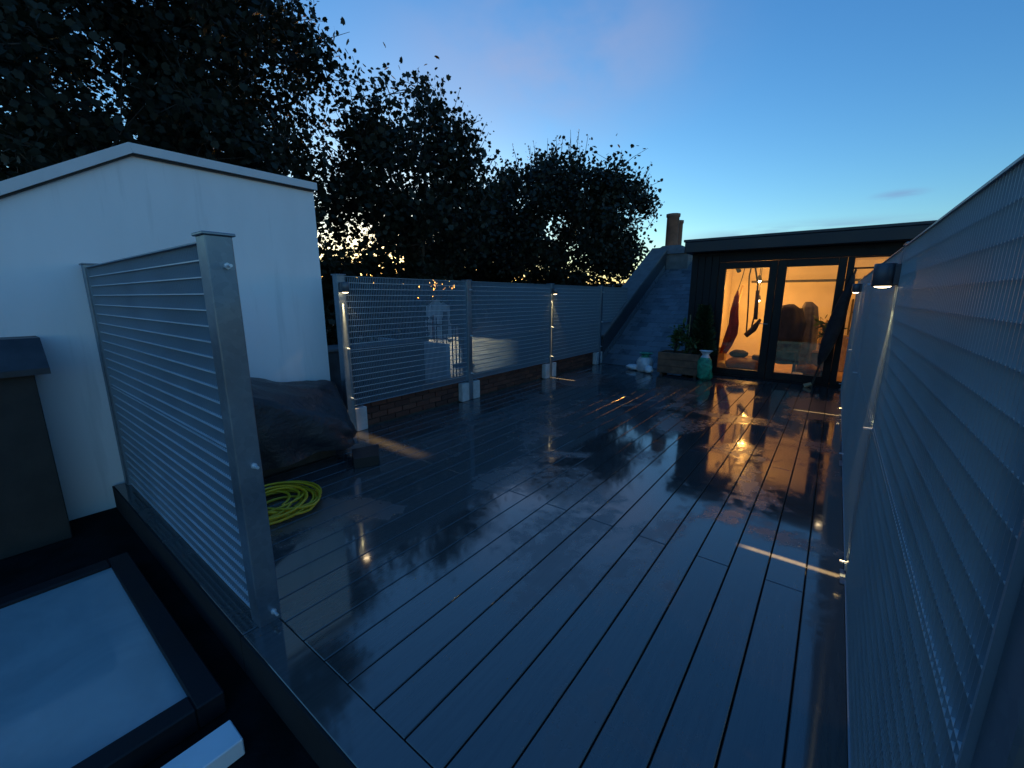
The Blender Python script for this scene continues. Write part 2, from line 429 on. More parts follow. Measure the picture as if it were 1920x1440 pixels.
def downlight(x, y, z, n, label, energy=300., inner=28, outer=16.5, blur=.012, blend=.6):
    """cylindrical downlight on a post; n = horizontal unit vector away from the post face"""
    n = Vector((*n, 0)); c = Vector((x, y, z)) + n * .062
    t = empty('post_light', (x, y, z), label, 'wall light', 'downlights on the fence posts')
    b = MB(); b.lathe([(.0, .052), (.040, .052), (.043, .049), (.043, -.050), (.039, -.053), (.034, -.050), (.034, -.044)], c, 24)
    b.build('housing', M['lamp_body'], t)
    b = MB(); b.box(*[(Vector((x, y, z)) + n * q + Vector((-n.y, n.x, 0)) * s * .033 + Vector((0, 0, s * .048))) for q, s in ((.0, -1), (.03, 1))], .003)
    b.build('wall_bracket', M['lamp_body'], t)
    b = MB(); b.lathe([(.0335, -.046), (.032, -.053), (.026, -.057), (.014, -.0595), (.0004, -.060)], c, 24); b.build('lens', M['lens'], t)
    li = bpy.data.lights.new('downlight_beam', 'SPOT'); li.energy = energy; li.color = (1, .66, .28)
    li.spot_size = R_(2 * max(inner, outer) + 14); li.spot_blend = .1; li.shadow_soft_size = .004
    # the fitting's slot lets out a flat fan of light: across = blur, from the post face (inner) to the deck (outer)
    li.use_nodes = True; ln, lk = li.node_tree.nodes, li.node_tree.links
    em = ln['Emission']; tcd = ln.new('ShaderNodeTexCoord'); sx = ln.new('ShaderNodeSeparateXYZ'); lk.new(tcd.outputs['Normal'], sx.inputs[0])
    def lm(op, a, b):
        q = ln.new('ShaderNodeMath'); q.operation = op
        for k_, c_ in ((0, a), (1, b)):
            if isinstance(c_, (int, float)): q.inputs[k_].default_value = c_
            else: lk.new(c_, q.inputs[k_])
        return q.outputs[0]
    def ls(v, a, b):
        q = ln.new('ShaderNodeMapRange'); q.interpolation_type = 'SMOOTHSTEP'
        q.inputs['From Min'].default_value = a; q.inputs['From Max'].default_value = b; lk.new(v, q.inputs['Value']); return q.outputs[0]
    az_ = lm('ABSOLUTE', sx.outputs[2], 0); u = lm('ABSOLUTE', lm('DIVIDE', sx.outputs[0], az_), 0); v = lm('DIVIDE', sx.outputs[1], az_)
    v = lm('MULTIPLY', v, SLOT_SIGN)
    ti, to = math.tan(R_(inner)), math.tan(R_(outer))
    mask = lm('MULTIPLY', ls(u, blur * (1 + blend), blur * (1 - blend)), lm('MULTIPLY', ls(v, to * 1.08, to * .86), ls(v, -ti * 1.2, -ti * .9)))
    lk.new(lm('ADD', mask, .006), em.inputs['Strength'])
    lo = bpy.data.objects.new('beam', li); C.objects.link(lo)
    xx = Vector((-n.y, n.x, 0)); rot = Matrix((xx, -n, Vector((0, 0, 1)))).transposed().to_4x4()
    lo.matrix_world = Matrix.Translation(c + Vector((0, 0, -.064))) @ rot
    lo.location = c + Vector((0, 0, -.064))
    put(lo, t)
    return t

FX_R, FX_L = .216, -4.15
UP = [.889 + .0712 * i for i in range(12)]          # rows of the upper grating
def rows_between(lo, hi, step=.0712):
    n = int((hi - lo) / step); return [lo + (hi - lo) * (i + 1) / (n + 1) for i in range(n)]
RP = [.70, 2.70, 4.70, 6.68, 8.62]
rl = ['galvanised end post at the open deck edge opposite the short screen',
      'galvanised post with a lit downlight, second fence post from the deck edge corner',
      'plain galvanised post between the two lamp posts of the long solid-looking fence',
      'galvanised post with a lit downlight close to the studio window',
      'galvanised post where the long fence meets the dark studio']
for y, l in zip(RP, rl):
    fence_post(FX_R + .052, y, 0, 1.732, l, bolts=(1.6, .85, .1), bolt_dir=(-1, 0))
pl = ['from deck edge post to first lamp post', 'from first lamp post to plain post', 'from plain post to second lamp post', 'from second lamp post to the studio wall']
for (a, b), l in zip(zip(RP[:-1], RP[1:]), pl):
    grating('tall galvanised grating along the board ends, ' + l, (FX_R, b - .048), (FX_R, a + .048), (-1, 0),
            rows_between(.02, .845) + [.845, .868] + rows_between(.868, 1.725), .018, 1.725, 'long fence gratings', .0012)
downlight(FX_R + .007, 2.70, 1.60, (-1, 0), 'lit cylindrical downlight on the long fence, farther from the studio')
downlight(FX_R + .007, 6.68, 1.60, (-1, 0), 'lit cylindrical downlight on the long fence beside the studio window')

LP = [2.50, 4.45, 6.66, 8.74]
ll = ['galvanised post with lit downlight beside the white wall corner', 'plain galvanised post next to the white wall lamp post',
      'galvanised post with lit downlight standing midway along the see-through fence', 'plain galvanised post touching the slate roof parapet']
for y, l in zip(LP, ll):
    fence_post(FX_L - .052, y, .0, 1.725, l, bolts=(1.6, .95, .4), bolt_dir=(1, 0), plate=False)
pl = ['see-through galvanised grating beside the white wall with small gabled house behind', 'galvanised grating between the plain post and the middle lamp post',
      'bright galvanised grating between the lamp post and the slate roof']
for (a, b), l in zip(zip(LP[:-1], LP[1:]), pl):
    grating(l, (FX_L - .03, a + .048), (FX_L - .03, b - .048), (1, 0), rows_between(.30, .905) + [.905, .928] + rows_between(.928, 1.715), .30, 1.715, 'parapet fence gratings')
grating('short galvanised grating cut short above the sloping roof parapet', (FX_L - .03, 8.79), (FX_L - .03, 10.2), (1, 0),
        rows_between(.928, 1.715), .928, 1.715, 'parapet fence gratings')
downlight(FX_L - .007, 2.50, 1.60, (1, 0), 'lit cylindrical downlight on the post by the white wall', 60., 28, 37, .045, .95)
downlight(FX_L - .007, 6.66, 1.60, (1, 0), 'lit cylindrical downlight on the middle post of the see-through fence')

# free-standing screen at the deck corner
fence_post(-1.985, .665, -.02, 1.735, 'thick galvanised corner post ending the short screen, with bolts', .096, (1.62, .78, .05), (1, 0), False)
fence_post(-4.46, .665, -.02, 1.735, 'galvanised post of the short screen standing against the white wall', .09, (), (1, 0), False)
grating('short galvanised louvre-like screen between corner post and white wall', (-2.040, .662), (-4.412, .662), (0, 1),
        rows_between(-.06, .815) + [.815, .838] + rows_between(.838, 1.715), -.06, 1.715, 'short screen')

# ------------------------------------------------------------------ brick parapet with pads
par = MB(); par.box((-4.52, 2.53, GZ), (-4.262, 9.2, .285))
par = par.build('brick_parapet', M['mortar']); tag(par, 'low red brick parapet under the see-through fence', 'wall')
bb = MB(); bb.box((0, -.1075, -.0325), (.03, .1075, .0325), .004); bme = bb.mesh('brick')
for c in range(4):
    z = .04 + c * .0725
    y = 2.58 + (.1125 if c % 2 else 0)
    while y < 8.65:
        if not any(abs(y - q) < .08 for q in LP):
            inst('brick', bme, M['brick'], par, (-4.272 + rnd.uniform(-.003, .003), y, z), (0, 0, rnd.uniform(-.01, .01)), (1, 1, rnd.uniform(.96, 1.02)))
        y += .2255
cp = MB(); cp.box((-4.53, 2.53, .2855), (-4.235, 9.2, .297), .003); cp.build('capping', M['lead'], par)
for y, l in zip(LP, ('by the white wall lamp post', 'under the plain post', 'under the middle lamp post', 'at the slate roof post')):
    b = MB(); b.box((-4.236, y - .20, 0), (-4.150 - .1, y + .20, .262), .008).box((-4.255, y - .2, 0), (-4.235, y - .05, .26)).box((-4.255, y + .05, 0), (-4.235, y + .2, .26))
    b = MB(); b.box((-4.239, y - .19, .001), (-4.152, y - .047, .27), .006).box((-4.239, y + .047, .001), (-4.152, y + .19, .27), .006)
    tag(b.build('concrete_pad', M['pad']), 'pale concrete pad ' + l, 'concrete block', 'concrete pads along the parapet')

# ------------------------------------------------------------------ white flank wall with raked coping
wall_top = lambda y: 2.60 if y > 1.04 else 2.60 - (1.04 - y) * .60
ws = empty('white_house', (-4.55, 0, GZ), 'white rendered neighbouring house flank with raked parapet', 'building')
b = MB(); b.prism([(-4.55, -3.0, GZ), (-4.55, 2.50, GZ), (-4.55, 2.50, 2.60), (-4.55, 1.04, 2.60), (-4.55, -3.0, wall_top(-3.0))], (-4.2, 0, 0))
b.build('wall', M['render'], ws)
b = MB()
b.prism([(-4.50, 1.04, 2.602), (-4.50, 2.52, 2.602), (-4.50, 2.52, 2.672), (-4.50, 1.02, 2.672)], (-.5, 0, 0))
b.build('coping', M['coping'], ws)
b = MB()
b.prism([(-4.50, -3.02, wall_top(-3.02) + .002), (-4.50, 1.039, 2.602), (-4.50, 1.019, 2.672), (-4.50, -3.02, wall_top(-3.02) + .075)], (-.5, 0, 0))
b.build('raked_coping', M['coping'], ws)
b = MB(); b.prism([(-4.5485, 1.04, 2.585), (-4.5485, 2.49, 2.585), (-4.5485, 2.49, 2.602), (-4.5485, 1.04, 2.602)], (.022, 0, 0)); b.build('drip_edge', M['black'], ws)
b = MB(); b.prism([(-4.5485, 1.039, 2.585), (-4.5485, 1.039, 2.602), (-4.5485, -3.0, wall_top(-3.0) + .001), (-4.5485, -3.0, wall_top(-3.0) - .017)], (.022, 0, 0)); b.build('raked_drip_edge', M['black'], ws)

# rendered pier with dark sloped cap
t = empty('chimney_pier', (-4.4, .05, -.2), 'weathered brown rendered pier with dark sloped cap against white wall', 'chimney')
b = MB(); b.box((-4.54, -.45, -.199), (-4.18, .25, 1.0), .006); b.build('pier', M['stock'], t)
b = MB(); b.prism([(-4.548, -.50, 1.001), (-4.12, -.50, 1.001), (-4.12, -.50, 1.04), (-4.30, -.50, 1.23), (-4.548, -.50, 1.23)], (0, .82, 0)); b.build('cap', M['lead'], t)

# ------------------------------------------------------------------ skylight on the lower roof
t = empty('skylight', (-2.6, -.2, -.2), 'large flat skylight in dark frame with pale glass on lower roof', 'skylight')
sx0, sx1, sy0, sy1, sz = -3.31, -1.93, -1.3, .335, -.115
def ring(mb, x0, x1, y0, y1, w, z0, z1):
    mb.box((x0, y0, z0), (x1, y0 + w, z1), .006).box((x0, y1 - w, z0), (x1, y1, z1), .006)
    mb.box((x0, y0 + w + .0005, z0), (x0 + w, y1 - w - .0005, z1), .006).box((x1 - w, y0 + w + .0005, z0), (x1, y1 - w - .0005, z1), .006)
b = MB(); ring(b, sx0 - .11, sx1 + .11, sy0 - .1, sy1 + .085, .098, -.1985, sz + .02); b.build('frame', M['skyframe'], t)
b = MB(); b.box((sx0 - .015, sy0 - .015, sz - .02), (sx1 + .015, sy1 + .005, sz)); b.build('pane', M['skyglass'], t)
b = MB(); b.box((-1.70, -.6, -.199), (-1.575, .395, -.125), .004)
tag(b.build('white_board', M['white_paint']), 'white painted board lying beside the skylight frame', 'board')

# ------------------------------------------------------------------ studio
YF = 8.80
st = empty('studio', (0, YF, 0), 'dark flat-roofed garden studio with warm lit glass doors', 'building')
RX1 = 3.2; YB = 12.2; ZC = 2.30
b = MB(); b.box((-2.33, YF, .0), (-1.84, YF + .12, 2.30)).box((-1.839, YF, 2.125), (RX1, YF + .12, 2.30)).box((1.1, YF, 0), (RX1, YF + .12, 2.124))
b.build('front_wall', M['cladding'], st)
for i in range(4):
    b = MB(); b.box((-2.33 + i * .122 + .004, YF - .018, .012), (-2.33 + (i + 1) * .122 - .004, YF - .0005, 2.25), .003); b.build('cladding_board', M['cladding'], st)
b = MB(); b.box((-2.33, YF + .1205, -.2), (-2.22, YB, 2.30)).box((RX1 - .1, YF + .1205, -.2), (RX1, YB, 2.30)).box((-2.22, YB - .1, -.2), (RX1 - .1005, YB, 2.30))
b.build('outer_wall', M['cladding'], st)
b = MB(); b.box((-2.215, YF + .1245, .02), (-2.20, YB - .12, 2.29)).box((RX1 - .12, YF + .1245, .02), (RX1 - .105, YB - .12, 2.29)).box((-2.199, YB - .118, .02), (RX1 - .121, YB - .103, 2.29))
b.build('inner_wall', M['wallroom'], st)
b = MB(); b.box((-2.2, YF + .122, 2.275), (RX1 - .12, YB - .12, 2.29)); b.build('ceiling', M['wallroom'], st)
b = MB(); b.box((-2.33, YF + .121, -.2), (RX1, YB, .015)); b.build('floor', M['floorroom'], st)
b = MB(); b.box((-2.42, YF - .26, 2.305), (RX1 + .2, YB + .2, 2.50), .01); rf = b.build('roof', M['fascia'], st)
b = MB(); b.box((-2.44, YF - .275, 2.50), (RX1 + .2, YB + .2, 2.545), .006); b.build('roof_edge_trim', M['lead'], st)
b = MB(); b.box((-2.40, YF - .285, 2.31), (RX1 + .2, YF - .2605, 2.49), .006); b.build('fascia', M['fascia'], st)
def door(x0, x1, z0, z1, gx0, gx1, gz0, gz1, name, y=YF - .012):
    f = MB(); d0, d1 = y, y + .07
    f.box((x0, d0, z0), (gx0, d1, z1), .004).box((gx1, d0, z0), (x1, d1, z1), .004)
    f.box((gx0 + .0005, d0 + .001, z0), (gx1 - .0005, d1 - .001, gz0), .004).box((gx0 + .0005, d0 + .001, gz1), (gx1 - .0005, d1 - .001, z1), .004)
    dr = f.build(name, M['frame'], st)
    p = MB(); p.box((gx0 - .004, y + .03, gz0 - .004), (gx1 + .004, y + .036, gz1 + .004)); p.build('pane', M['glass'], dr)
    return dr
dl = door(-1.835, -.90, .03, 2.12, -1.715, -1.02, .155, 2.00, 'door')
drr = door(-.895, .05, .03, 2.12, -.765, -.06, .155, 2.00, 'door')
wn_ = door(.055, 1.095, .03, 2.12, .145, .98, .10, 2.10, 'window')
b = MB(); b.box((.146, YF - .005, 1.93), (.979, YF + .05, 1.955)); b.build('glazing_bar', M['frame'], wn_)
b = MB(); b.tube([(-.955, YF - .012, 1.02), (-.955, YF - .055, 1.02)], .009, 8).tube([(-.955, YF - .055, 1.02), (-1.075, YF - .055, 1.025)], .009, 8); b.build('handle', M['galv'], dl)
b = MB(); b.box((-1.84, YF - .05, .002), (1.1, YF + .1, .029), .003); b.build('threshold', M['frame'], st)

# studio contents
def room_lamp(x, y, z, label, e):
    t = empty('spot_lamp', (x, y, 2.275), label, 'lamp', 'studio ceiling lamps')
    b = MB(); b.tube([(x, y, 2.274), (x, y, z + .09)], .008, 6); b.build('stem', M['lamp_body'], t)
    b = MB(); b.lathe([(.012, .11), (.03, .10), (.045, .03), (.05, .0)], (x, y, z), 16); b.build('shade', M['lamp_body'], t)
    b = MB(); b.lathe([(.0005, -.04), (.025, -.03), (.035, 0), (.03, .03), (.0005, .05)], (x, y, z), 12); b.build('bulb', M['bulb'], t)
    li = bpy.data.lights.new('room_light', 'POINT'); li.energy = e; li.color = (1, .46, .10); li.shadow_soft_size = .06
    lo = bpy.data.objects.new('light', li); C.objects.link(lo); lo.location = (x, y, z - .08); put(lo, t)
room_lamp(-1.33, 10.1, 1.82, 'glowing spot lamp hanging above the red cloth in the studio', 16)
room_lamp(-1.42, 11.0, 1.42, 'glowing low spot lamp at the back of the studio', 14)
room_lamp(1.6, 10.4, 2.0, 'unseen lamp added to light the far right side of the studio', 20)  # added lamp, hidden behind the front wall, fills the room with warm light
t = empty('ceiling_track', (-1.45, 9.5, 2.27), 'short ceiling track with dark unlit spot head', 'light track')
b = MB(); b.box((-1.75, 9.46, 2.245), (-.95, 9.50, 2.274), .003); b.build('rail', M['strap'], t)
b = MB(); b.tube([(-1.62, 9.48, 2.25), (-1.64, 9.46, 2.10)], .008, 6).tube([(-1.66, 9.47, 2.10), (-1.60, 9.40, 1.98)], .04, 12); b.build('spot_head', M['strap'], t)
t = MB(); t.box((-1.6, 11.0, 1.80), (2.9, 11.05, 1.85), .005); tag(t.build('tie_beam', M['dark_wood']), 'dark horizontal beam running across the studio', 'beam')
def cloth(name, rows, mat, label, cat):
    """hanging cloth: rows of (cx, cy, z, half width, depth)"""
    b = MB(); n = 18; vs, fs = [], []
    for i, (cx, cy, z, w, dp) in enumerate(rows):
        for k in range(n):
            a = 2 * math.pi * k / n
            q = 1 + .22 * math.sin(a * 5 + i * .5)
            vs.append((cx + w * math.cos(a) * q, cy + dp * math.sin(a) * q, z))
    for i in range(len(rows) - 1):
        for k in range(n): fs.append((i * n + k, i * n + (k + 1) % n, (i + 1) * n + (k + 1) % n, (i + 1) * n + k))
    fs.append(tuple(range(n))); fs.append(tuple(reversed(range((len(rows) - 1) * n, len(rows) * n))))
    b.add(vs, fs, True)
    return tag(b.build(name, mat), label, cat)
hc = cloth('hanging_cloth', [(-1.62, 9.6, 1.62, .01, .01), (-1.63, 9.6, 1.5, .04, .03), (-1.65, 9.6, 1.2, .07, .05), (-1.64, 9.6, .95, .085, .06), (-1.66, 9.6, .75, .10, .07), (-1.72, 9.6, .5, .085, .06), (-1.77, 9.6, .34, .06, .05)], M['red_cloth'], 'dark red cloth hanging from a cord in the studio', 'cloth')
b = MB(); b.tube([(-1.62, 9.6, 1.62), (-1.56, 9.6, 1.9), (-1.5, 9.55, 2.27)], .008, 6); b.build('cord', M['strap'], hc)
b = MB(); b.tube([(-1.42, 9.7, 2.27), (-1.46, 9.7, 1.9), (-1.42, 9.7, 1.3), (-1.40, 9.7, .75)], .014, 6).tube([(-1.42, 9.7, 2.27), (-1.30, 9.72, 1.75), (-1.27, 9.72, 1.3), (-1.33, 9.72, .82)], .016, 6)
b.tube([(-1.29, 9.72, 1.62), (-1.27, 9.72, 1.05)], [.03, .04], 8).tube([(-1.41, 9.7, .72), (-1.28, 9.7, .86), (-1.18, 9.7, 1.06)], [.05, .06, .025], 8)
tag(b.build('hanging_straps', M['strap']), 'dark straps looped from the studio ceiling', 'straps')
def blob(name, c, s, mat, label, cat, sub=3, amp=.12, freq=2.5, flat=None, parent=None, group=None):
    bm = bmesh.new(); bmesh.ops.create_icosphere(bm, subdivisions=sub, radius=1)
    for v in bm.verts:
        p = v.co.copy(); q = 1 + amp * noise.noise(p * freq + Vector(c) * 3.1)
        v.co = Vector((p.x * s[0] * q, p.y * s[1] * q, p.z * s[2] * q))
        if flat is not None and v.co.z < -flat: v.co.z = -flat
    me = bpy.data.meshes.new(name); bm.to_mesh(me); bm.free()
    me.polygons.foreach_set('use_smooth', [True] * len(me.polygons))
    me.materials.append(mat); o = bpy.data.objects.new(name, me); C.objects.link(o); o.location = c
    if parent: put(o, parent)
    return tag(o, label, cat, group)
blob('round_cushion', (-1.46, 9.45, .37), (.17, .13, .085), M['dark_cloth'], 'dark round cushion lying on the brown bag', 'cushion')
blob('holdall_bag', (-1.38, 9.35, .155), (.33, .2, .16), M['brown'], 'brown bag on the studio floor below the straps', 'bag', 3, .2, 2.5, .14)
blob('crumpled_sack', (-1.72, 9.3, .11), (.16, .16, .11), M['pale_wood'], 'crumpled beige sack on the floor below the red cloth', 'sack', 3, .3, 3, .095)
# coat over a chair
t = empty('chair', (-.72, 9.7, .015), 'high-backed chair under a dark coat inside the doors', 'chair')
for sx in (-.2, .2):
    for sy in (-.2, .2):
        b = MB(); b.tube([(-.72 + sx, 9.75 + sy, .016), (-.72 + sx, 9.75 + sy, .45)], .018, 6); b.build('leg', M['dark_wood'], t)
b = MB(); b.box((-.95, 9.52, .45), (-.49, 9.98, .49), .01); b.build('seat', M['dark_wood'], t)
b = MB(); b.box((-.93, 9.94, .49), (-.51, 9.98, 1.28), .01); b.build('backrest', M['dark_wood'], t)
cloth('coat', [(-.70, 9.80, 1.36, .03, .03), (-.74, 9.78, 1.33, .11, .07), (-.73, 9.76, 1.24, .20, .12), (-.70, 9.74, 1.0, .23, .15), (-.71, 9.72, .7, .22, .17), (-.74, 9.72, .52, .25, .18), (-.72, 9.71, .22, .24, .17)], M['dark_cloth'], 'dark long coat thrown over the chair in the studio', 'coat')
cloth('shawl', [(-.45, 10.2, 1.40, .05, .04), (-.42, 10.2, 1.3, .12, .08), (-.40, 10.2, 1.0, .14, .1), (-.38, 10.2, .6, .13, .09), (-.38, 10.2, .05, .12, .09)], M['grey_cloth'], 'grey cloth hanging behind the dark coat', 'cloth')
b = MB(); b.box((-.24, 10.6, .016), (-.10, 10.66, .98), .006).box((-.10, 10.61, .016), (.5, 10.65, .75), .004)
tag(b.build('leaning_panel', M['pale_wood']), 'pale wooden panels leaning in the studio', 'panel')
b = MB(); b.box((-.27, 9.62, .016), (.07, 9.95, .48), .01); tag(b.build('cardboard_box', M['planter']), 'brown box on the studio floor below the potted plant', 'box')
blob('floor_bag', (-.28, 9.35, .14), (.20, .14, .14), M['brown'], 'reddish brown bag on the floor behind the right door', 'bag', 3, .25, 3, .12)

# ------------------------------------------------------------------ foliage helper
LEAF = [(0, 0), (.24, .06), (.5, .26), (.40, .40), (.44, .66), (.22, .70), (0, 1.0), (-.24, .68), (-.40, .70), (-.38, .42), (-.48, .20), (-.2, .04)]
LEAF_S = [(0, 0), (.22, .35), (.14, .75), (0, 1.0), (-.14, .75), (-.22, .35)]
def add_leaf(V, F, p, size, shape, rg, dirv=None):
    if dirv is None:
        dirv = Vector((rg.gauss(0, 1), rg.gauss(0, 1), rg.gauss(-.3, .8)))
    u = dirv.normalized(); w = Vector((rg.gauss(0, 1), rg.gauss(0, 1), rg.gauss(0, 1)))
    w = w - u * w.dot(u)
    if w.length < 1e-4: w = u.orthogonal()
    w.normalize(); b = len(V)
    for a, c in shape: V.append(p + w * (a * size) + u * (c * size))
    F.append(tuple(range(b, b + len(shape))))
def leaf_mesh(name, V, F, mat, parent):
    me = bpy.data.meshes.new(name); me.from_pydata(V, [], F); me.materials.append(mat)
    o = bpy.data.objects.new(name, me); C.objects.link(o)
    put(o, parent); return o
def shrub(name, x, y, z, h, spread, n, size, mat, label, seed, stems=7, shape=LEAF_S, pot=None):
    rg = random.Random(seed); t = empty(name, (x, y, z), label, 'plant')
    V, F = [], []; sw = MB()
    for i in range(stems):
        a = rg.uniform(0, 6.28); l = h * rg.uniform(.65, 1)
        e = Vector((x + math.cos(a) * spread * rg.uniform(.3, 1), y + math.sin(a) * spread * rg.uniform(.3, 1), z + l))
        p0 = Vector((x + rg.uniform(-.03, .03), y + rg.uniform(-.03, .03), z)); mid = p0.lerp(e, .5) + Vector((0, 0, l * .1))
        sw.tube([p0, mid, e], [.008, .006, .003], 5)
        for k in range(n // stems):
            f = rg.uniform(.2, 1); p = (p0.lerp(mid, f * 2) if f < .5 else mid.lerp(e, f * 2 - 1))
            p = p + Vector((rg.gauss(0, .04), rg.gauss(0, .04), rg.gauss(0, .03)))
            add_leaf(V, F, p, size * rg.uniform(.6, 1.2), shape, rg, Vector((rg.gauss(0, 1), rg.gauss(0, 1), rg.gauss(.2, .6))))
    sw.build('stems', M['bark'], t); leaf_mesh('leaves', V, F, M[mat], t); return t
def tree(base, cz, rx, ry, rz, n_clu, n_leaf, leaf, label, seed, top_bias=0., spr=26, low=1.0, mat='leaf', cr=.62):
    rg = random.Random(seed); bx, by = base
    t = empty('plane_tree', (bx, by, GZ), label, 'tree', 'trees beyond the terrace')
    ctr = Vector((bx, by, cz)); V, F = [], []; clusters = []
    while len(clusters) < n_clu:
        d = Vector((rg.uniform(-1, 1), rg.uniform(-1, 1), rg.uniform(-low, 1)))
        if d.length > 1 or d.length < .25: continue
        if rg.random() > .35 + .65 * d.length: continue
        q = 1 + .20 * noise.noise(d.normalized() * 2.2 + Vector((seed, 0, 0)))
        clusters.append(ctr + Vector((d.x * rx * q, d.y * ry * q, d.z * rz * q)))
    wood = MB()
    trunk_top = Vector((bx, by, cz - rz * .35))
    pts = [Vector((bx + rg.uniform(-.05, .05), by + rg.uniform(-.05, .05), GZ + (trunk_top.z - GZ) * i / 6)) for i in range(7)]
    wood.tube(pts, [.30 - .03 * i for i in range(7)], 10)
    limbs = []
    for i in range(9):
        c = clusters[i * len(clusters) // 9]
        a = pts[4 + i % 3]; mid = (a + c) / 2 + Vector((rg.uniform(-.3, .3), rg.uniform(-.3, .3), .3))
        wood.tube([a, mid, c], [.10, .06, .02], 7); limbs += [(a + mid) / 2, mid, (mid + c) / 2]
    for c in clusters[::2]:
        l = min(limbs, key=lambda q: (q - c).length)
        wood.tube([l, (l + c) / 2 + Vector((0, 0, rg.uniform(-.1, .2))), c], [.03, .02, .008], 4, True, False)
    wood.build('trunk', M['bark'], t)
    per = n_leaf // n_clu; wood2 = MB()
    for c in clusters:
        r = cr * rg.uniform(.7, 1.25)
        for _ in range(6):
            e = c + Vector((rg.gauss(0, .6), rg.gauss(0, .6), rg.gauss(.15, .5))) * r
            wood2.tube([c, c.lerp(e, .5) + Vector((0, 0, .05)), e], [.014, .010, .005], 3, True, False)
        for _ in range(per):
            g = Vector((rg.gauss(0, .48), rg.gauss(0, .48), rg.gauss(0, .42))) * r
            add_leaf(V, F, c + g, leaf * rg.uniform(.65, 1.2), LEAF, rg)
    # sprigs that break the outline
    tw = wood2
    for _ in range(spr):
        d = Vector((rg.gauss(0, 1), rg.gauss(0, 1), abs(rg.gauss(.6, .7)))).normalized()
        p = ctr + Vector((d.x * rx, d.y * ry, d.z * rz)) * rg.uniform(.92, 1.02)
        e = p + (Vector((d.x * .5, d.y * .5, .75)).normalized()) * rg.uniform(.4, .95)
        tw.tube([ctr + (p - ctr) * .8, p, e], [.016, .012, .006], 4, True, False)
        for k in range(11):
            f = k / 10; q = p.lerp(e, f) + Vector((rg.gauss(0, .06), rg.gauss(0, .06), 0))
            add_leaf(V, F, q, leaf * rg.uniform(.5, .95) * (1.1 - .5 * f), LEAF, rg)
    tw.build('twigs', M['bark'], t)['kind'] = 'stuff'
    o = leaf_mesh('crown', V, F, M[mat], t)
    return t
def az(a, dist): return (-math.sin(R_(a)) * dist, math.cos(R_(a)) * dist)
tree(az(79, 13.2), 5.9, 4.9, 4.4, 6.0, 520, 98000, .12, 'tall dense dark tree rising behind the white house', 3, spr=60)
tree(az(50.5, 13.0), 4.15, 2.15, 2.3, 2.6, 130, 15000, .135, 'loose mid-height tree beside the white house corner', 5, spr=46)
tree(az(31.5, 17.5), 4.0, 3.75, 3.3, 2.6, 230, 36000, .135, 'round clipped tree behind the slate roof end of the fence', 9, spr=70)
tree(az(44.0, 19.0), 3.75, 3.2, 2.6, 2.0, 110, 17000, .14, 'lower broad tree filling the gap between its taller neighbours', 12, spr=24)
tree(az(59.0, 12.5), .7, 2.1, 2.0, 1.9, 90, 12000, .135, 'low leafy tree close to the white house corner', 15, spr=20)

rg = random.Random(77); V, F = [], []
for i in range(9000):
    a = rg.uniform(8, 96); dd = rg.uniform(58, 66)
    top = 2.6 + 1.1 * noise.noise(Vector((a * .16, 0, 3))) + .7 * noise.noise(Vector((a * .6, 0, 7)))
    x_, y_ = az(a, dd); z_ = top - abs(rg.gauss(0, 1)) * 2.2
    add_leaf(V, F, Vector((x_, y_, max(z_, -6))), rg.uniform(.5, 1.0), LEAF, rg)
me = bpy.data.meshes.new('far_wood'); me.from_pydata(V, [], F); me.materials.append(M['leaf'])
o = bpy.data.objects.new('far_wood', me); C.objects.link(o)
tag(o, 'dark belt of distant trees along the horizon beyond the fence', 'wood', kind='stuff')

# ------------------------------------------------------------------ neighbours beyond the see-through fence
t = empty('dark_terrace_wall', (-6.4, 4, GZ), 'dark neighbouring terrace wall with flat capping beyond the fence', 'wall')
b = MB(); b.box((-6.7, 2.6, GZ), (-6.2, 5.35, .66)); b.build('wall', M['lead'], t)
b = MB(); b.box((-6.75, 2.55, .6605), (-6.15, 5.4, .70), .005); b.build('capping', M['cement'], t)
b = MB(); b.box((-14, 5.6, GZ), (-4.75, 14.5, -.35)); nb_ = tag(b.build('neighbour_block', M['far_brick']), 'grey neighbouring flat roof with railing and parasol beyond the fence', 'building')
b = MB(); b.box((-13.98, 5.62, -.3495), (-4.77, 14.48, -.338)); b.build('wet_roof_sheet', M['wet_roof'], nb_)
b = MB(); b.box((-12.5, 6.3, -.349), (-6.6, 6.42, .50), .01); tag(b.build('pale_parapet', M['far_white']), 'pale low parapet on the neighbouring flat roof behind the railing', 'wall')
t = empty('iron_railing', (-8, 6.6, -.35), 'black iron railing with upright bars on the neighbouring roof', 'railing')
b = MB(); b.box((-9.4, 6.58, .87), (-6.5, 6.62, .90)).box((-9.4, 6.58, .55), (-6.5, 6.62, .57)); b.build('rail', M['iron'], t)
b = MB(); b.tube([(0, 0, 0), (0, 0, 1.36), (0, 0, 1.40)], [.009, .009, .003], 6); pm = b.mesh('bar')
for i in range(30): inst('bar', pm, M['iron'], t, (-9.4 + i * .1, 6.6, -.349))
t = empty('parasol', (-7.9, 8.2, -.35), 'closed teal canvas parasol on the neighbouring roof', 'parasol')
b = MB(); b.tube([(-7.9, 8.2, -.349), (-7.9, 8.2, 1.8)], .03, 8); b.build('pole', M['iron'], t)
b = MB(); b.lathe([(.02, 1.80), (.14, 1.74), (.27, 1.55), (.34, 1.2), (.36, .9), (.30, .75)], (-7.9, 8.2, 0), 24, True, lambda a, z: 1 + .06 * math.sin(a * 8)); b.build('canopy', M['teal'], t)
b = MB(); b.lathe([(.0005, .05), (.28, .05), (.30, .0)], (-7.9, 8.2, -.349), 20); b.build('base', M['cement'], t)
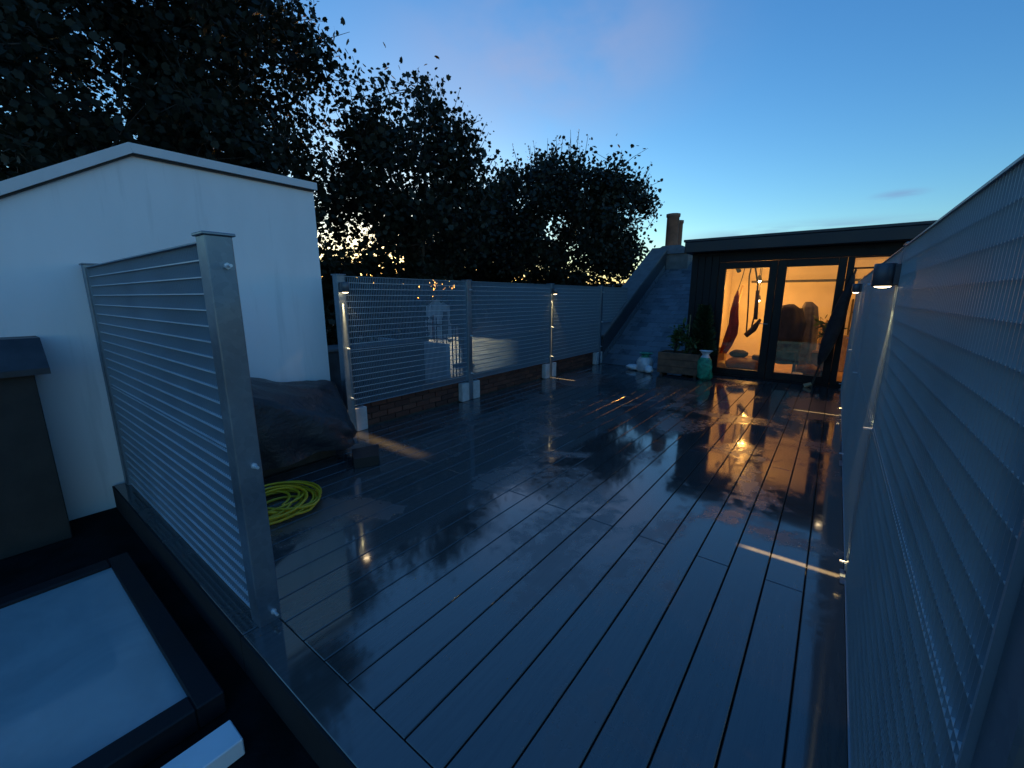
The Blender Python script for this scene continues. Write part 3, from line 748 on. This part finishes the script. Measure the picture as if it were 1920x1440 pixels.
# small white gabled house far off
hx, hy = az(47.3, 34); t = empty('gabled_house', (hx, hy, GZ), 'small white gabled house far beyond the railing', 'house')
dirv = Vector((-hx, -hy, 0)).normalized(); sv = Vector((-dirv.y, dirv.x, 0)); O = Vector((hx, hy, 0))
def hp(s, d, z): return O + sv * s + dirv * d + Vector((0, 0, z))
b = MB(); b.prism([hp(-1.05, 0, GZ), hp(1.05, 0, GZ), hp(1.05, 0, .72), hp(0, 0, 1.33), hp(-1.05, 0, .72)], -dirv * 7); b.build('wall', M['far_white'], t)
for s in (-1, 1):
    b = MB(); b.prism([hp(s * 1.25, .15, .62), hp(0, .15, 1.345), hp(0, .15, 1.46), hp(s * 1.25, .15, .735)], -dirv * 7.5); b.build('roof_slope', M['far_roof'], t)
b = MB(); b.prism([hp(-.5, .02, -5), hp(-.3, .02, -5), hp(-.3, .02, .1), hp(-.5, .02, .1)], dirv * .05); b.build('door', M['red_paint'], t)
b = MB(); b.prism([hp(.4, .02, -1.4), hp(.8, .02, -1.4), hp(.8, .02, .35), hp(.4, .02, .35)], dirv * .05); b.build('window', M['far_roof'], t)
hx, hy = az(22, 70); t = empty('far_house', (hx, hy, GZ), 'distant dark-roofed house beyond the round tree', 'house')
b = MB(); b.box((hx - 6, hy - 4, GZ), (hx + 6, hy + 4, 1.2)); b.build('wall', M['far_brick'], t)
b = MB(); b.prism([(hx - 6.5, hy - 4.5, 1.2), (hx - 6.5, hy + 4.5, 1.2), (hx - 6.5, hy, 3.6)], (13, 0, 0)); b.build('roof', M['far_roof'], t)
b = MB(); b.box((hx + 4.5, hy - .5, 2.4), (hx + 5.5, hy + .5, 5.0)); b.build('chimney', M['far_brick'], t)

# ------------------------------------------------------------------ slate roof, raked parapet, chimney
SL = .553
t = empty('slate_roof', (-3.2, 8.82, 0), 'wet slate roof slope rising beside the studio', 'roof')
def sz_(y): return SL * (y - 8.82)
b = MB(); b.prism([(-4.2, 8.82, -.05), (-4.2, 13.4, sz_(13.4) - .05), (-4.2, 13.4, -.3), (-4.2, 8.82, -.3)], (1.86, 0, 0)); b.build('roof_deck', M['lead'], t)
ang = math.atan(SL); ca, sa = math.cos(ang), math.sin(ang)
b = MB(); b.box((-.123, 0, 0), (.123, .40, .008), .0015); sm_ = b.mesh('slate')
rowpitch = .20
for r in range(25):
    y0 = 8.80 + r * rowpitch * ca; z0 = sz_(y0) + .012
    x = -4.02 + (.125 if r % 2 else 0)
    while x < -2.42:
        inst('slate', sm_, M['slate'], t, (x, y0, z0 + rnd.uniform(0, .003)), (ang - .022, 0, rnd.uniform(-.006, .006)))
        x += .25
t = empty('raked_parapet', (-4.35, 8.85, 0), 'sloping rendered party wall with pale coping beside the slate roof', 'wall')
def pz(y): return .963 + SL * (y - 9.375)
b = MB(); b.prism([(-4.148, 8.86, -.2), (-4.148, 8.86, pz(8.86) - .06), (-4.148, 12.9, pz(12.9) - .06), (-4.148, 12.9, -.2)], (-.40, 0, 0)); b.build('wall', M['lead'], t)
b = MB(); b.prism([(-4.115, 8.83, pz(8.83) - .059), (-4.115, 8.81, pz(8.81)), (-4.115, 12.9, pz(12.9)), (-4.115, 12.9, pz(12.9) - .059)], (-.47, 0, 0)); b.build('coping', M['cement'], t)
b = MB(); b.prism([(-4.1475, 8.87, .05), (-4.1475, 8.87, .20), (-4.1475, 12.8, sz_(12.8) + .20), (-4.1475, 12.8, sz_(12.8) + .03)], (.012, 0, 0)); b.build('flashing', M['slate'], t)
t = empty('chimney_stack', (-3.95, 13.5, 1.5), 'rendered chimney stack with two clay pots above the slate roof', 'chimney')
b = MB(); b.box((-4.6, 12.92, 1.2), (-3.55, 13.7, 2.72), .01); b.build('stack', M['cement'], t)
b = MB(); b.add([(-4.65, 12.87, 2.721), (-3.5, 12.87, 2.721), (-3.5, 13.75, 2.721), (-4.65, 13.75, 2.721), (-4.35, 13.1, 2.98), (-3.85, 13.1, 2.98), (-3.85, 13.55, 2.98), (-4.35, 13.55, 2.98)],
    [(0, 3, 2, 1), (4, 5, 6, 7), (0, 1, 5, 4), (1, 2, 6, 5), (2, 3, 7, 6), (3, 0, 4, 7)]); b.build('flaunching', M['cement'], t)
for (px, py, hgt, r) in ((-4.16, 13.3, .92, .175), (-4.34, 14.4, .90, .15)):
    b = MB(); b.lathe([(r * 1.0, -.1), (r, hgt - .1), (r * 1.12, hgt - .08), (r * 1.14, hgt), (r * .9, hgt), (r * .85, hgt - .3)], (px, py, 2.96), 20); b.build('chimney_pot', M['pot'], t)
b = MB(); b.box((-4.4, 13.72, 1.2), (-3.8, 14.7, 2.9), .01); b.build('rear_stack', M['cement'], t)

shrub('potted_plant', -.10, 9.80, .64, .50, .26, 150, .13, 'leaf2', 'green pot plant on the brown box inside the studio', 31)
pt = MB(); pt.lathe([(.0005, 0), (.07, 0), (.09, .15), (.095, .16), (.08, .16), (.0005, .14)], (-.10, 9.80, .4815), 16); tag(pt.build('plant_pot', M['pot']), 'small clay pot standing on the brown box', 'pot')
# shelf with things on it along the back wall
t = empty('shelf', (.9, 11.9, .015), 'wooden shelf unit with boxes at the back of the studio', 'shelf')
for x0 in (.25, 1.55):
    b = MB(); b.box((x0, 11.75, .016), (x0 + .03, 12.05, 1.45), .003); b.build('upright', M['dark_wood'], t)
for z0 in (.35, .75, 1.15):
    b = MB(); b.box((.282, 11.75, z0), (1.548, 12.05, z0 + .025), .003); b.build('shelf_board', M['dark_wood'], t)
rg = random.Random(8)
for z0 in (.376, .776, 1.176):
    x0 = .33
    for q in range(6):
        w_ = rg.uniform(.10, .2); b_ = MB(); b_.box((x0, 11.80, z0), (x0 + w_ - .02, 12.0, z0 + rg.uniform(.12, .28)), .004); x0 += w_
        b_.build('box', [M['brown'], M['pale_wood'], M['grey_cloth'], M['white_plastic'], M['dark_cloth']][rg.randrange(5)], t)
for q, (x_, y_, z_, w_, h_, mt_, lb_) in enumerate((
        (-1.12, 9.55, .016, .20, .34, 'grey_cloth', 'grey upright box by the left door on the studio floor'),
        (-1.95, 9.9, .016, .34, .42, 'pale_wood', 'pale wooden crate against the studio side wall'),
        (.02, 9.25, .016, .22, .20, 'dark_cloth', 'low dark box just inside the right door'),
        (-.42, 9.15, .016, .16, .12, 'white_plastic', 'small white box on the floor just inside the doors'))):
    b = MB(); b.box((x_ - w_ / 2, y_ - .1, z_), (x_ + w_ / 2, y_ + .1, z_ + h_), .008); tag(b.build('crate', M[mt_]), lb_, 'box')
b = MB(); b.tube([(-.35, 10.4, .016), (-.12, 10.5, 1.05)], .014, 6).tube([(-.15, 10.35, 1.0), (.06, 10.4, 1.10)], .012, 6); tag(b.build('easel_rail', M['pale_wood']), 'pale thin stick frame leaning behind the grey cloth', 'frame')
# framed picture and jackets on pegs on the left studio wall
b = MB(); b.box((-2.199, 10.2, 1.2), (-2.18, 10.8, 1.65), .004); tag(b.build('picture_frame', M['dark_wood']), 'dark framed board hanging on the inner side wall of the studio', 'picture')
cloth('jacket', [(-2.10, 9.55, 1.62, .02, .04), (-2.10, 9.55, 1.55, .06, .17), (-2.09, 9.55, 1.2, .08, .20), (-2.09, 9.55, .85, .07, .21)], M['grey_cloth'], 'grey jacket hanging on the inner side wall of the studio', 'jacket')
b = MB(); b.tube([(-1.95, 10.6, .016), (-1.75, 10.9, 1.75)], .02, 7); tag(b.build('pole', M['pale_wood']), 'pale wooden pole propped behind the red cloth', 'pole')

# ------------------------------------------------------------------ things by the studio wall
t = empty('wooden_planter', (-2.25, 8.35, 0), 'wooden trough planter with green plants by the studio wall', 'planter')
for i in range(3):
    z0 = .05 + i * .135
    b = MB(); b.box((-2.66, 8.18, z0), (-1.90, 8.21, z0 + .13), .004); b.build('plank', M['planter'], t)
    b = MB(); b.box((-2.66, 8.57, z0), (-1.90, 8.60, z0 + .13), .004); b.build('plank', M['planter'], t)
    for x0 in (-2.66, -1.93):
        b = MB(); b.box((x0, 8.2115, z0 + .001), (x0 + .03, 8.5685, z0 + .129), .004); b.build('plank', M['planter'], t)
for x0 in (-2.62, -1.99):
    b = MB(); b.box((x0, 8.24, 0), (x0 + .05, 8.54, .049)); b.build('foot', M['planter'], t)
b = MB(); b.box((-2.629, 8.2115, .06), (-1.931, 8.5685, .42)); b.build('soil', M['soil'], t)
shrub('leafy_plant', -2.42, 8.40, .42, .62, .20, 170, .12, 'leaf2', 'leafy green plant growing in the wooden trough', 21)
shrub('small_plant', -2.10, 8.36, .42, .35, .16, 130, .10, 'leaf2', 'short green plant at the end of the wooden trough', 22)
t = empty('conifer', (-1.98, 8.70, 0), 'dark narrow conifer in pot against studio cladding', 'plant')
b = MB(); b.lathe([(.0005, 0), (.11, 0), (.14, .28), (.15, .30), (.12, .30), (.115, .26), (.0005, .26)], (-1.98, 8.62, .001), 18); b.build('pot', M['black'], t)
rg = random.Random(4); V, F = [], []
for i in range(1500):
    f = rg.random() ** .8; r = (.25 * (1 - f) + .04) * rg.uniform(.3, 1); a = rg.uniform(0, 6.28)
    add_leaf(V, F, Vector((-1.98 + r * math.cos(a), 8.58 + r * math.sin(a) * .6, .36 + f * .95)), .10 * rg.uniform(.6, 1.2), LEAF_S, rg, Vector((math.cos(a), math.sin(a), .6)))
leaf_mesh('foliage', V, F, M['leaf3'], t)
b = MB(); b.tube([(-1.98, 8.62, .26), (-1.98, 8.60, 1.2)], [.02, .006], 6); b.build('stem', M['bark'], t)
b = MB(); b.tube([(-2.25, 8.72, .005), (-2.27, 8.775, 1.15)], .012, 6); tag(b.build('cane', M['pale_wood']), 'pale thin cane leaning on the studio corner', 'cane')
def sack(x, y, rx, ry, h, mats, label, seed):
    t = empty('plastic_sack', (x, y, 0), label, 'bag', 'bags by the planter')
    jit = lambda a, z: 1 + .17 * math.sin(3 * a + seed + z * 9) + .10 * math.sin(7 * a + seed * 2 - z * 14)
    b = MB(); b.lathe([(.0005, .001), (.8, .002), (1.0, .10 * h), (1.02, .5 * h), (.9, .72 * h), (.62, .82 * h)], (0, 0, 0), 20, True, jit)
    b.v = [(x + p[0] * rx, y + p[1] * ry, p[2]) for p in b.v]; b.build('sack_body', mats[0], t)
    b = MB(); b.lathe([(.64, .815 * h), (.5, .87 * h), (.42, .92 * h), (.70, 1.0 * h), (.95, 1.06 * h)], (0, 0, 0), 20, True, jit)
    b.v = [(x + p[0] * rx, y + p[1] * ry, p[2]) for p in b.v]; b.build('gathered_neck', mats[1], t)
sack(-1.80, 8.22, .12, .11, .50, (M['green_plastic'], M['white_plastic']), 'tall green and white plastic sack beside the wooden trough', 1)
sack(-2.98, 8.38, .15, .13, .36, (M['white_plastic'], M['green_plastic']), 'short white sack with green top on the deck', 4)
blob('white_bag', (-3.22, 8.42, .06), (.17, .10, .06), M['white_plastic'], 'flat crumpled white bag at the foot of the slate roof', 'bag', 3, .35, 3, .055, None, 'bags by the planter')
blob('white_bundle', (-2.84, 8.22, .075), (.09, .08, .08), M['white_plastic'], 'small white bundle in front of the green-topped sack', 'bag', 3, .3, 3, .07, None, 'bags by the planter')
# folded parasol leaning by the doors
t = empty('folded_parasol', (-.17, 8.55, 0), 'dark folded parasol leaning against the studio door frame', 'parasol')
P0, P1 = Vector((-.18, 8.54, .004)), Vector((.17, 8.70, 1.92))
b = MB(); b.tube([P0, P1], .016, 8); b.build('pole', M['dark_wood'], t)
pr = [(.02, .20), (.07, .26), (.10, .40), (.10, .6), (.075, .75), (.045, .88), (.03, .95)]
b = MB(); b.tube([P0.lerp(P1, f) for _, f in pr], [r for r, _ in pr], 12)
b.v = [tuple(Vector(v) + Vector((noise.noise(Vector(v) * 9) * .02, 0, 0))) for v in b.v]; b.build('canopy', M['dark_cloth'], t)
b = MB(); b.tube([P0 + Vector((0, 0, .06)), P0 + Vector((-.10, -.01, .012))], [.03, .035], 8); b.build('foot', M['pale_wood'], t)

# ------------------------------------------------------------------ covered furniture, hose
t = empty('covered_bench', (-3.85, 2.0, 0), 'bulky garden furniture under a dark wrinkled cover by the white wall', 'furniture')
A, B_, Cc, D_ = Vector((-4.36, 1.12, .88)), Vector((-4.32, 2.42, .57)), Vector((-3.56, 2.10, .33)), Vector((-3.50, 1.12, .84))
N = 26; V, F = [], []
def cov(u, v):
    p = (A.lerp(B_, u)).lerp(D_.lerp(Cc, u), v)
    n = noise.fractal(Vector((u * 2.3, v * 2.0, .4)), 1, 2, 4)
    p.z += .05 * n + .05 * math.sin(math.pi * u) * math.sin(math.pi * v)
    return p
for i in range(N + 1):
    for j in range(N + 1): V.append(cov(i / N, j / N))
for i in range(N):
    for j in range(N): F.append((i * (N + 1) + j, (i + 1) * (N + 1) + j, (i + 1) * (N + 1) + j + 1, i * (N + 1) + j + 1))
edge = [(i, N) for i in range(N + 1)] + [(N, j) for j in range(N - 1, -1, -1)] + [(i, 0) for i in range(N - 1, -1, -1)] + [(0, j) for j in range(1, N)]
edge = [(0, j) for j in range(0, N)] + [(i, N) for i in range(0, N)] + [(N, j) for j in range(N, 0, -1)] + [(i, 0) for i in range(N, 0, -1)]
cen = Vector((-3.94, 1.85, 0)); K = 9; base = len(V)
for k in range(1, K + 1):
    f = k / K
    for e, (i, j) in enumerate(edge):
        p = V[i * (N + 1) + j].copy(); hem = .13 + .05 * noise.noise(Vector((e * .13, 0, 2)))
        out = Vector((p.x - cen.x, p.y - cen.y, 0)).normalized()
        w = .035 * math.sin(e * .55 + 1.5 * math.sin(f * 3)) * f + .05 * math.sin(min(1, f * 2) * math.pi / 2) + .03 * noise.noise(Vector((e * .2, f * 3, 1)))
        if p.x < -4.2: out.x = 0
        if p.y > 2.3 and p.x < -4.0: w *= .2
        p.z = p.z + (hem - p.z) * f; p += out * w; p.x = max(p.x, -4.52 if p.y < 2.44 else -4.12); V.append(p)
n = len(edge)
for e in range(n):
    i, j = edge[e]; i2, j2 = edge[(e + 1) % n]
    F.append((i * (N + 1) + j, i2 * (N + 1) + j2, base + (e + 1) % n, base + e))
    for k in range(K - 1): F.append((base + k * n + e, base + k * n + (e + 1) % n, base + (k + 1) * n + (e + 1) % n, base + (k + 1) * n + e))
cb = MB(); cb.add(V, F, True); cb.build('cover', M['tarp'], t)
b = MB(); b.box((-4.3, 1.25, .001), (-3.68, 2.02, .30), .01); b.build('bench', M['dark_wood'], t)
b = MB(); b.prism([(-3.48, 2.06, .001), (-3.24, 1.93, .001), (-3.14, 2.12, .001), (-3.40, 2.30, .001)], (0, 0, .09))
tag(b.build('plastic_tray', M['black']), 'black upturned plastic tray at the corner of the covered furniture', 'tray')
pts = []; rg = random.Random(2)
for lp in range(11):
    cx, cy = -3.10 + rg.uniform(-.05, .05), 1.17 + rg.uniform(-.05, .05)
    r = .15 + .19 * ((lp * 7) % 11) / 10 + rg.uniform(-.015, .015); ex = rg.uniform(.9, 1.1)
    for k in range(26):
        a = 2 * math.pi * k / 26; pts.append(Vector((cx + r * math.cos(a) * ex, cy + r * math.sin(a) / ex, .014 + .008 * lp * .6 + .004 * math.sin(a * 2 + lp))))
sp_ = []
for i in range(len(pts)):
    q = pts[max(0, i - 2):i + 3]; sp_.append(sum(q, Vector()) / len(q))
b = MB(); b.tube(sp_, .0095, 7); tag(b.build('garden_hose', M['hose']), 'coiled bright yellow garden hose lying on wet decking', 'hose')
